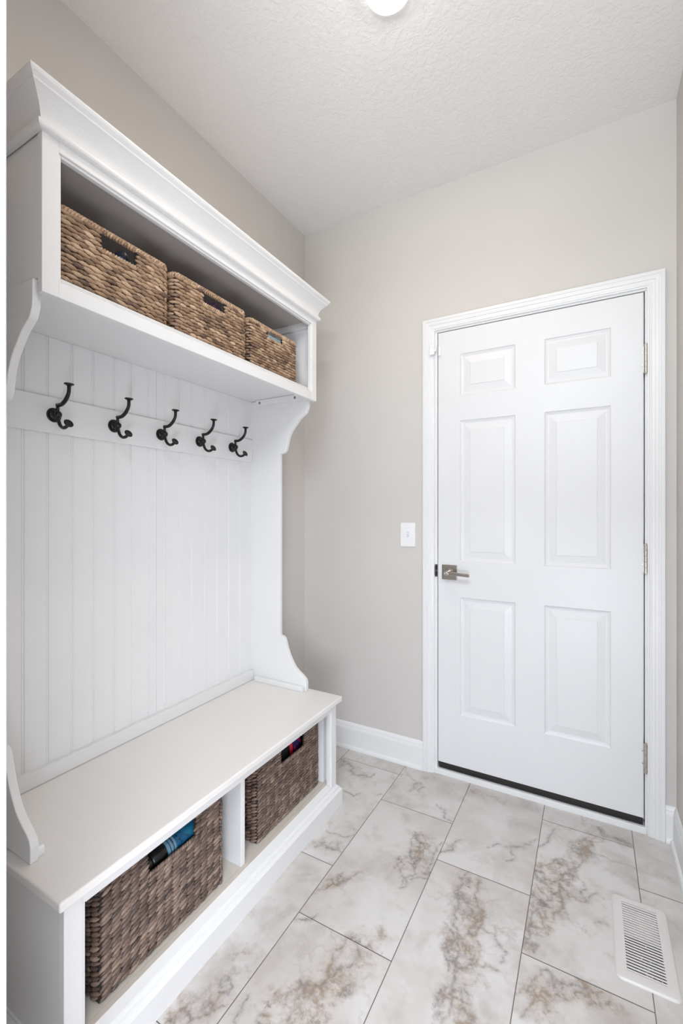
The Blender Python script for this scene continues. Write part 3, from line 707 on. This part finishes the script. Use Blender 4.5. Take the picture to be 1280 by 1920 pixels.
# coat hooks
HKY = [-1.3152, -1.1293, -0.9474, -0.7653, -0.5822]
def make_hook(y):
    z = 1.500; x = 0.0215
    bm = bmesh.new()
    lathe(bm, [(0.0205, 0), (0.0210, 0.0012), (0.0200, 0.0030), (0.0165, 0.0040), (0.0155, 0.0030), (0.0120, 0.0036), (0.0070, 0.0075), (0.0055, 0.012), (0.0055, 0.020)], (x, y, z), (1, 0, 0), 28)
    hk = obj('coat_hook', bm, BLACKM, ht, smooth=True); hk['label'] = 'black double coat hook'
    bm = bmesh.new(); bmesh.ops.create_uvsphere(bm, u_segments=20, v_segments=12, radius=0.0105, matrix=Matrix.Translation((x+0.0215, y, z)))
    obj('ball', bm, BLACKM, hk, smooth=True)
    bm = bmesh.new()
    tube(bm, [(x+0.0205, y, z+0.004), (x+0.0200, y, z+0.020), (x+0.0195, y, z+0.0285)], [0.0046, 0.0044, 0.0052], 12)
    pts = smooth_path([(x+0.0165, y, z+0.0275), (x+0.030, y, z+0.0262), (x+0.045, y, z+0.0285), (x+0.060, y, z+0.037), (x+0.0715, y, z+0.049), (x+0.0765, y, z+0.061), (x+0.0770, y, z+0.0775)], 5)
    tube(bm, pts, [0.0050+0.0009*math.sin(PI*min(1, i/22)) for i in range(len(pts))], 12)
    obj('upper_prong', bm, BLACKM, hk, smooth=True)
    bm = bmesh.new(); lathe(bm, [(0.005, -0.004), (0.0085, -0.001), (0.0125, 0.0005), (0.0132, 0.0022), (0.0120, 0.0038), (0.0085, 0.0038), (0.0070, 0.0030), (0.001, 0.0036)], (x+0.0770, y, z+0.0775), (0.05, 0, 1), 24)
    obj('upper_knob', bm, BLACKM, hk, smooth=True)
    bm = bmesh.new()
    pts = smooth_path([(x+0.0215, y, z-0.006), (x+0.0240, y, z-0.018), (x+0.0330, y, z-0.0325), (x+0.0470, y, z-0.0405), (x+0.0610, y, z-0.0400), (x+0.0715, y, z-0.0345)], 5)
    tube(bm, pts, 0.0050, 12)
    obj('lower_prong', bm, BLACKM, hk, smooth=True)
    bm = bmesh.new(); lathe(bm, [(0.005, -0.005), (0.0085, -0.0015), (0.0125, 0.0), (0.0132, 0.0018), (0.0120, 0.0034), (0.0085, 0.0034), (0.0070, 0.0026), (0.001, 0.0032)], (x+0.0740, y, z-0.0315), (0.86, 0, 0.51), 24)
    obj('lower_knob', bm, BLACKM, hk, smooth=True)
for y in HKY: make_hook(y)

# ------------------------------------------------------------------ baskets
def grain(verts, faces, tones, c, u, w, n, L, Wd, T, tone):
    """spindle: centre c, long axis u, width axis w, outward n"""
    prof = [(-0.5, 0.10), (-0.38, 0.52), (-0.18, 0.93), (0.05, 1.0), (0.28, 0.76), (0.43, 0.36), (0.5, 0.10)]
    K = 8; b = len(verts)
    for t, r in prof:
        for k in range(K):
            a = 2*PI*k/K
            verts.append(c + u*(t*L) + w*(math.cos(a)*Wd*0.5*r) + n*(math.sin(a)*T*0.5*(0.35+0.65*r)))
            tones.append(tone)
    m = len(prof)
    for i in range(m-1):
        for k in range(K):
            k2 = (k+1) % K
            faces.append((b+i*K+k, b+i*K+k2, b+(i+1)*K+k2, b+(i+1)*K+k))
    faces.append(tuple(b+k for k in range(K))[::-1]); faces.append(tuple(b+(m-1)*K+k for k in range(K)))

def mesh_obj(name, verts, faces, tones, mat, parent):
    me = bpy.data.meshes.new(name); me.from_pydata([tuple(v) for v in verts], [], faces)
    a = me.attributes.new('tone', 'FLOAT', 'POINT'); a.data.foreach_set('value', tones)
    me.materials.append(mat)
    me.polygons.foreach_set('use_smooth', [True]*len(me.polygons)); me.update()
    o = bpy.data.objects.new(name, me); C.objects.link(o); o.parent = parent
    return o

def make_basket(label, cat_group, x0, x1, y0, y1, z0, z1, rows, pitch, tilt, hole, mat, seed, stag=0.5, gw=1.08, gl=1.22):
    rd = random.Random(seed)
    cx, cy = (x0+x1)/2, (y0+y1)/2
    t = thing('wicker_basket', label, 'basket', (cx, cy, z0), cat_group)
    hx, hy, hh = (x1-x0)/2-0.004, (y1-y0)/2-0.004, z1-z0
    r = 0.016
    segs = [('L', (hx, -hy+r), (hx, hy-r)), ('A', (hx-r, hy-r), 0), ('L', (hx-r, hy), (-hx+r, hy)), ('A', (-hx+r, hy-r), 90),
            ('L', (-hx, hy-r), (-hx, -hy+r)), ('A', (-hx+r, -hy+r), 180), ('L', (-hx+r, -hy), (hx-r, -hy)), ('A', (hx-r, -hy+r), 270)]
    lens = [math.dist(s[1], s[2]) if s[0] == 'L' else PI*r/2 for s in segs]; P = sum(lens)
    def at(s):
        s %= P
        for sg, l in zip(segs, lens):
            if s <= l:
                if sg[0] == 'L':
                    f = s/l; p = Vector((sg[1][0]+(sg[2][0]-sg[1][0])*f, sg[1][1]+(sg[2][1]-sg[1][1])*f, 0))
                    tt = Vector((sg[2][0]-sg[1][0], sg[2][1]-sg[1][1], 0)).normalized()
                else:
                    a = math.radians(sg[2]) + s/l*PI/2
                    p = Vector((sg[1][0]+r*math.cos(a), sg[1][1]+r*math.sin(a), 0)); tt = Vector((-math.sin(a), math.cos(a), 0))
                return p, tt, Vector((tt.y, -tt.x, 0))
            s -= l
        return at(0)
    hc, hwid, hz = hole[0]-cy, hole[1]/2, hole[2]-z0       # hole centre/half width/bottom in local space
    V, F, T = [], [], []
    n = round(P/pitch); pp = P/n; rh = (hh-0.012)/rows
    UP = Vector((0, 0, 1))
    for k in range(rows):
        z = 0.004 + (k+0.5)*rh
        row_tone = rd.uniform(-0.12, 0.12)
        for i in range(n):
            s = (i+stag*(k % 2))*pp + rd.uniform(-0.0016, 0.0016)
            p, tt, nn = at(s)
            onf = abs(p.x) > hx-0.002
            L = pp*gl*rd.uniform(0.93, 1.07); zz = z+rd.uniform(-0.0007, 0.0007)
            if onf and zz > hz-rh*0.3 and abs(p.y-hc) < hwid+L*0.36:
                if abs(p.y-hc) < hwid: 
                    continue
                # shorten grains that end at the cut-out
                sgn = 1 if p.y > hc else -1
                far = abs(p.y-hc)+L*0.5; near = hwid+0.001
                L = max(0.008, far-near); newy = hc+sgn*(near+far)/2; p = Vector((p.x, newy, 0))
            a = math.radians(tilt+rd.uniform(-5, 5))
            u = tt*math.cos(a)+UP*math.sin(a); w = UP*math.cos(a)-tt*math.sin(a)
            nn2 = (nn + tt*rd.uniform(-0.14, 0.14)).normalized()
            grain(V, F, T, p+Vector((0, 0, zz))+nn*rd.uniform(-0.0006, 0.0008), u, w, nn2, L, rh*gw*rd.uniform(0.85, 1.12), 0.0122*rd.uniform(0.85, 1.15), min(1, max(0, rd.gauss(0.5, 0.22)+row_tone)))
    mesh_obj('woven_body', V, F, T, mat, t)
    # rim rope, and rope edging of the cut-outs
    V, F, T = [], [], []
    rp = 0.0080; n = round(P/rp)
    for i in range(n):
        p, tt, nn = at(i*P/n)
        a = math.radians(62+rd.uniform(-9, 9))
        for off, side in ((0.0, 1), (0.0, -1)):
            u = tt*math.cos(a)*side+UP*math.sin(a); w = tt*math.sin(a)-UP*math.cos(a)*side
            c = p+UP*(hh-0.0065)+nn*(0.0022*side-0.001)
            grain(V, F, T, c, u, w, nn, 0.0150, 0.0086, 0.0088, min(1, max(0, rd.gauss(0.62, 0.15))))
    for i in range(0, n):
        p, tt, nn = at((i+0.5)*P/n)
        c = p+UP*(hh-0.0015)
        grain(V, F, T, c-nn*0.001, (nn*0.8+tt*0.6).normalized(), (tt*0.8-nn*0.6).normalized(), UP, 0.0132, 0.0080, 0.0078, min(1, max(0, rd.gauss(0.62, 0.15))))
    mesh_obj('rim', V, F, T, mat, t)
    for sx in (1, -1):
        V, F, T = [], [], []
        nn = Vector((sx, 0, 0)); tt = Vector((0, sx, 0))
        m = int(2*(hwid+0.006)/0.0078)
        for i in range(m+1):
            yy = hc-hwid-0.004+i*(2*hwid+0.008)/m
            c = Vector((sx*(hx+0.0012), yy, hz-0.003)); a = math.radians(58+rd.uniform(-10, 10))
            u = tt*math.cos(a)+UP*math.sin(a); w = tt*math.sin(a)-UP*math.cos(a)
            grain(V, F, T, c, u, w, nn, 0.0135, 0.0084, 0.0105, min(1, max(0, rd.gauss(0.6, 0.15))))
        mesh_obj('handle_edging', V, F, T, mat, t)
    # inner shell, near-black so the weave gaps read as shade
    bm = bmesh.new(); ix, iy, th = hx-0.0015, hy-0.0015, 0.0025
    box(bm, -ix, ix, -iy, iy, 0.002, 0.006)
    top = hh-0.006
    box(bm, -ix, ix, -iy, -iy+th, 0.006, top); box(bm, -ix, ix, iy-th, iy, 0.006, top)
    for sx in (1, -1):
        a, b = sorted((sx*ix, sx*(ix-th)))
        box(bm, a, b, -iy+th, hc-hwid, 0.006, top); box(bm, a, b, hc+hwid, iy-th, 0.006, top); box(bm, a, b, hc-hwid, hc+hwid, 0.006, hz-0.004)
        tube(bm, [(sx*(hx-0.001), -hy+r, hh-0.006), (sx*(hx-0.001), hy-r, hh-0.006)], 0.0035, 8)
    o = obj('weave_gap_liner', bm, LINER, None); o.parent = t; o.matrix_parent_inverse = Matrix()
    return t

UG, LG = 'wicker baskets in the upper cubby', 'wicker baskets in the bench'
make_basket('tan woven basket in the upper cubby, leftmost and nearest, dark blue shoe tip inside', UG, 0.045, 0.332, -1.4725, -1.1665, 1.745, 1.9195, 15, 0.0285, -7, (-1.318, 0.092, 1.868), WEAVE_UP, 11)
make_basket('tan woven basket in the middle of the upper cubby, purple fuzzy item inside', UG, 0.045, 0.332, -1.1500, -0.8400, 1.745, 1.9165, 15, 0.0265, -4, (-0.989, 0.086, 1.870), WEAVE_UP, 12)
make_basket('tan woven basket at the far right of the upper cubby, pale blue item inside', UG, 0.045, 0.332, -0.8245, -0.5330, 1.745, 1.9085, 15, 0.0250, -4, (-0.676, 0.083, 1.870), WEAVE_UP, 13)
make_basket('dark brown woven basket in near bench bay, blue dotted umbrella inside', LG, 0.050, 0.411, -1.4260, -1.0300, 0.100, 0.384, 24, 0.0245, 17, (-1.2175, 0.150, 0.306), WEAVE_LO, 14, 0.12, 1.02, 1.24)
make_basket('dark brown woven basket in far bench bay, black and red bag inside', LG, 0.042, 0.403, -0.8720, -0.4760, 0.100, 0.384, 25, 0.0225, 15, (-0.660, 0.145, 0.305), WEAVE_LO, 15, 0.12, 1.02, 1.24)

# ------------------------------------------------------------------ things in the baskets
def cloth_blob(bm, pts, rads, seed=1, amp=0.0):
    rr = random.Random(seed)
    pts = smooth_path(pts, 5); n = len(pts)
    rs = []
    for i in range(n):
        f = i/(n-1)*(len(rads)-1); k = min(int(f), len(rads)-2); rs.append(rads[k]+(rads[k+1]-rads[k])*(f-k)+rr.uniform(-amp, amp))
    tube(bm, pts, rs, 18)
# near upper basket: dark navy shoe, toe up
t = thing('shoe', 'dark navy rubber shoe poking up inside the leftmost upper basket', 'shoe', (0.24, -1.29, 1.751))
NAVY = simple('navy_rubber', (0.012, 0.022, 0.045), 0.38); BLUE = simple('blue_fabric_lining', (0.05, 0.10, 0.20), 0.7)
bm = bmesh.new(); cloth_blob(bm, [(0.215, -1.330, 1.775), (0.245, -1.305, 1.83), (0.275, -1.287, 1.880), (0.288, -1.280, 1.905), (0.290, -1.278, 1.914)], [0.032, 0.033, 0.025, 0.0165, 0.005])
obj('upper', bm, NAVY, t, smooth=True)
bm = bmesh.new(); cloth_blob(bm, [(0.240, -1.330, 1.770), (0.275, -1.305, 1.82), (0.295, -1.297, 1.868), (0.300, -1.294, 1.890)], [0.026, 0.026, 0.017, 0.006])
obj('sock_liner', bm, BLUE, t, smooth=True)
t = thing('glove', 'dark blue knitted item beside the shoe inside the leftmost upper basket', 'clothing', (0.25, -1.22, 1.751))
bm = bmesh.new(); cloth_blob(bm, [(0.262, -1.215, 1.775), (0.275, -1.225, 1.82), (0.294, -1.245, 1.880), (0.298, -1.250, 1.898)], [0.026, 0.026, 0.018, 0.006])
obj('knit', bm, BLUE, t, smooth=True)
# middle upper basket: purple fuzzy hat
PURP = simple('purple_wool', (0.075, 0.04, 0.085), 0.95)
hat = bmesh.new(); bmesh.ops.create_uvsphere(hat, u_segments=24, v_segments=14, radius=1.0)
for v in hat.verts: v.co = Vector((0.262+v.co.x*0.050, -0.943+v.co.y*0.045, 1.852+v.co.z*0.064))
t = thing('pompom_hat', 'purple fuzzy knit item inside the middle upper basket', 'hat', (0.225, -0.96, 1.752))
obj('knit_crown', hat, PURP, t, smooth=True)
bm = bmesh.new(); rr = random.Random(5)
for k in range(520):
    a = rr.uniform(0, 2*PI); e = rr.uniform(0.15, 1.5)
    d = Vector((math.cos(a)*math.cos(e), math.sin(a)*math.cos(e), math.sin(e)))
    c = Vector((0.262+d.x*0.049, -0.943+d.y*0.044, 1.852+d.z*0.063)); L = rr.uniform(0.008, 0.018)
    tip = c+d*L+Vector((rr.uniform(-1, 1), rr.uniform(-1, 1), rr.uniform(-1, 1)))*0.003
    s_ = Vector((-d.y, d.x, 0)); s_ = s_.normalized()*0.0006 if s_.length > 1e-4 else Vector((0.0006, 0, 0))
    q = d.cross(s_).normalized()*0.0006
    vs = [bm.verts.new(c+s_), bm.verts.new(c-s_*0.5+q), bm.verts.new(c-s_*0.5-q), bm.verts.new(tip)]
    bm.faces.new((vs[0], vs[1], vs[3])); bm.faces.new((vs[1], vs[2], vs[3])); bm.faces.new((vs[2], vs[0], vs[3]))
fz = obj('fuzz', bm, PURP, t); fz['kind'] = 'stuff'
# far upper basket: pale blue folded cloth
bm = bmesh.new(); prism(bm, [(0.255, 1.752), (0.285, 1.752), (0.297, 1.904), (0.288, 1.906)], 'y', -0.700, -0.555)
tag(obj('folded_cloth', bm, paint('pale_blue_cloth', (0.40, 0.58, 0.66), 0.8, 300, 0.3, 0.001), bevel=0.004), 'pale blue folded cloth inside the far right upper basket', 'cloth')

# near bench basket: compact umbrella
def dotted():
    m, nt, b = new_mat('blue_dotted_nylon')
    o = objc(nt); v = nt.nodes.new('ShaderNodeTexVoronoi'); v.inputs['Scale'].default_value = 95; nt.links.new(o, v.inputs['Vector'])
    c = mix(nt, ramp(nt, v.outputs['Distance'], [(0.22, 1.0), (0.30, 0.0)]), (0.006, 0.085, 0.18), (0.005, 0.02, 0.04))
    c = mix(nt, ramp(nt, noise(nt, o, 25, 3), [(0.5, 0.0), (0.6, 0.7)]), c, (0.012, 0.16, 0.27))
    nt.links.new(c, b.inputs['Base Color']); b.inputs['Roughness'].default_value = 0.4
    return m
t = thing('folded_umbrella', 'compact folded umbrella with black handle and blue dotted cover in near bench basket', 'umbrella', (0.36, -1.22, 0.28))
U0, U1 = Vector((0.372, -1.322, 0.298)), Vector((0.3755, -1.080, 0.318))
def up(f): return U0+(U1-U0)*f
bm = bmesh.new(); tube(bm, [up(-0.05), up(0.0), up(0.22), up(0.235)], [0.014, 0.019, 0.021, 0.018], 20); obj('handle', bm, simple('dark_brown_grip', (0.022, 0.013, 0.012), 0.3), t, smooth=True)
bm = bmesh.new(); tube(bm, [up(0.235), up(0.25), up(0.40), up(0.41)], [0.019, 0.0225, 0.0235, 0.022], 20); obj('collar', bm, simple('black_grip', (0.006, 0.008, 0.007), 0.3), t, smooth=True)
bm = bmesh.new()
for f in (0.43, 0.47, 0.51): tube(bm, [up(f-0.015), up(f-0.012), up(f+0.012), up(f+0.015)], [0.021, 0.0242, 0.0242, 0.021], 20)
obj('band', bm, simple('pale_blue_band', (0.16, 0.27, 0.33), 0.4), t)
bm = bmesh.new(); tube(bm, [up(0.40), up(0.42), up(0.6), up(0.9), up(1.0)], [0.020, 0.0232, 0.0245, 0.0245, 0.018], 22); obj('cover', bm, dotted(), t, smooth=True)
t = thing('dark_jacket', 'black folded fabric lying under the umbrella in near bench basket', 'jacket', (0.25, -1.22, 0.11))
bm = bmesh.new(); rings = []
for k, (z, sx, sy) in enumerate(((0.108, 0.14, 0.17), (0.16, 0.148, 0.176), (0.24, 0.15, 0.178), (0.278, 0.138, 0.165), (0.288, 0.10, 0.12), (0.29, 0.03, 0.04))):
    rings.append([(0.232+sx*math.copysign(abs(math.cos(a))**0.5, math.cos(a)), -1.228+sy*math.copysign(abs(math.sin(a))**0.5, math.sin(a)), z+0.004*math.sin(5*a)) for a in [2*PI*j/36 for j in range(36)]])
V = strips(bm, rings, True); bm.faces.new(V[0]); bm.faces.new(V[-1])
BLK = simple('black_fabric', (0.008, 0.008, 0.009), 0.85)
obj('folded_body', bm, BLK, t, smooth=True)
# far bench basket: black bag with red strap
t = thing('fabric_bag', 'black soft bag with red strap and red purple pattern in far bench basket', 'bag', (0.23, -0.674, 0.11))
bm = bmesh.new(); rings = []
for k, (z, sx, sy) in enumerate(((0.108, 0.14, 0.17), (0.20, 0.146, 0.176), (0.30, 0.143, 0.172), (0.345, 0.125, 0.16), (0.36, 0.09, 0.12), (0.363, 0.03, 0.04))):
    rings.append([(0.224+sx*math.copysign(abs(math.cos(a))**0.5, math.cos(a)), -0.674+sy*math.copysign(abs(math.sin(a))**0.5, math.sin(a)), z+0.004*math.sin(5*a)) for a in [2*PI*j/36 for j in range(36)]])
V = strips(bm, rings, True); bm.faces.new(V[0]); bm.faces.new(V[-1])
obj('bag_body', bm, BLK, t, smooth=True)
bm = bmesh.new()
strips(bm, [[(0.374, -0.640, 0.25), (0.374, -0.640, 0.30), (0.368, -0.638, 0.335), (0.35, -0.635, 0.358), (0.25, -0.630, 0.371)], [(0.374, -0.622, 0.25), (0.374, -0.622, 0.30), (0.368, -0.621, 0.335), (0.35, -0.618, 0.358), (0.25, -0.613, 0.371)]])
so = obj('strap', bm, simple('red_strap', (0.55, 0.02, 0.05), 0.5), t)
md = so.modifiers.new('s', 'SOLIDIFY'); md.thickness = 0.003
so['label'] = 'red strap'
def patt():
    m, nt, b = new_mat('red_purple_pattern')
    o = objc(nt); v = nt.nodes.new('ShaderNodeTexVoronoi'); v.inputs['Scale'].default_value = 55; nt.links.new(o, v.inputs['Vector'])
    c = ramp(nt, v.outputs['Distance'], [(0.25, (0.50, 0.01, 0.08)), (0.42, (0.07, 0.01, 0.09)), (0.6, (0.02, 0.02, 0.12))])
    nt.links.new(c, b.inputs['Base Color']); b.inputs['Roughness'].default_value = 0.6
    return m
bm = bmesh.new()
strips(bm, [[(0.374, -0.616, 0.25), (0.374, -0.616, 0.31), (0.366, -0.614, 0.340), (0.345, -0.612, 0.362)], [(0.374, -0.570, 0.25), (0.374, -0.570, 0.31), (0.366, -0.570, 0.340), (0.345, -0.570, 0.362)]])
so = obj('patterned_panel', bm, patt(), t); md = so.modifiers.new('s', 'SOLIDIFY'); md.thickness = 0.003

# ------------------------------------------------------------------ light
def area(name, loc, rot, sx, sy, e, col):
    l = bpy.data.lights.new(name, 'AREA'); l.shape = 'RECTANGLE'; l.size = sx; l.size_y = sy; l.energy = e; l.color = col
    o = bpy.data.objects.new(name, l); C.objects.link(o); o.location = loc; o.rotation_euler = rot
    return o
area('hall_bounce_fill', (1.3, -2.9, 1.9), (PI*0.93, 0, 0), 0.7, 0.7, 66, (0.855, 0.95, 1.0))  # added fill, unseen, aimed up at the hall ceiling
area('hall_ceiling_fill', (1.6, -2.6, 2.70), (0, 0, 0), 1.2, 0.8, 52, (0.85, 0.925, 1.0))  # added overhead fill, no fixture modelled in the unseen hall
area('hall_side_fill', (2.7, -2.9, 0.95), (PI/2, 0, math.radians(60)), 1.4, 1.8, 12, (0.905, 0.91, 1.0))  # added cool fill from the right of the hall, no door there
area('low_fill', (1.5, -2.3, 0.5), (PI*0.6, 0, 0.6), 0.6, 0.5, 19, (0.807, 0.872, 1.0))  # added low fill behind the camera, standing in for floor bounce
w = bpy.data.worlds.new('World'); bpy.context.scene.world = w; w.use_nodes = True
bg = w.node_tree.nodes['Background']; bg.inputs[0].default_value = (0.85, 0.92, 1.0, 1); bg.inputs[1].default_value = 1.0

# ------------------------------------------------------------------ camera
cd = bpy.data.cameras.new('camera'); cam = bpy.data.objects.new('camera', cd); C.objects.link(cam)
cam.location = (1.3790, -2.0302, 1.2181); cam.rotation_euler = (PI/2, 0, 0.5112)
cd.sensor_fit = 'AUTO'; cd.sensor_width = 36; cd.lens = 832.2064*36/1920
cd.shift_y = 0.7489/1920; cd.clip_start = 0.02
sc = bpy.context.scene; sc.camera = cam
vs = sc.view_settings; vs.view_transform = 'Standard'; vs.look = 'None'; vs.exposure = 0.04; vs.gamma = 1.0
vs.use_curve_mapping = False
sc.cycles.use_denoising = True
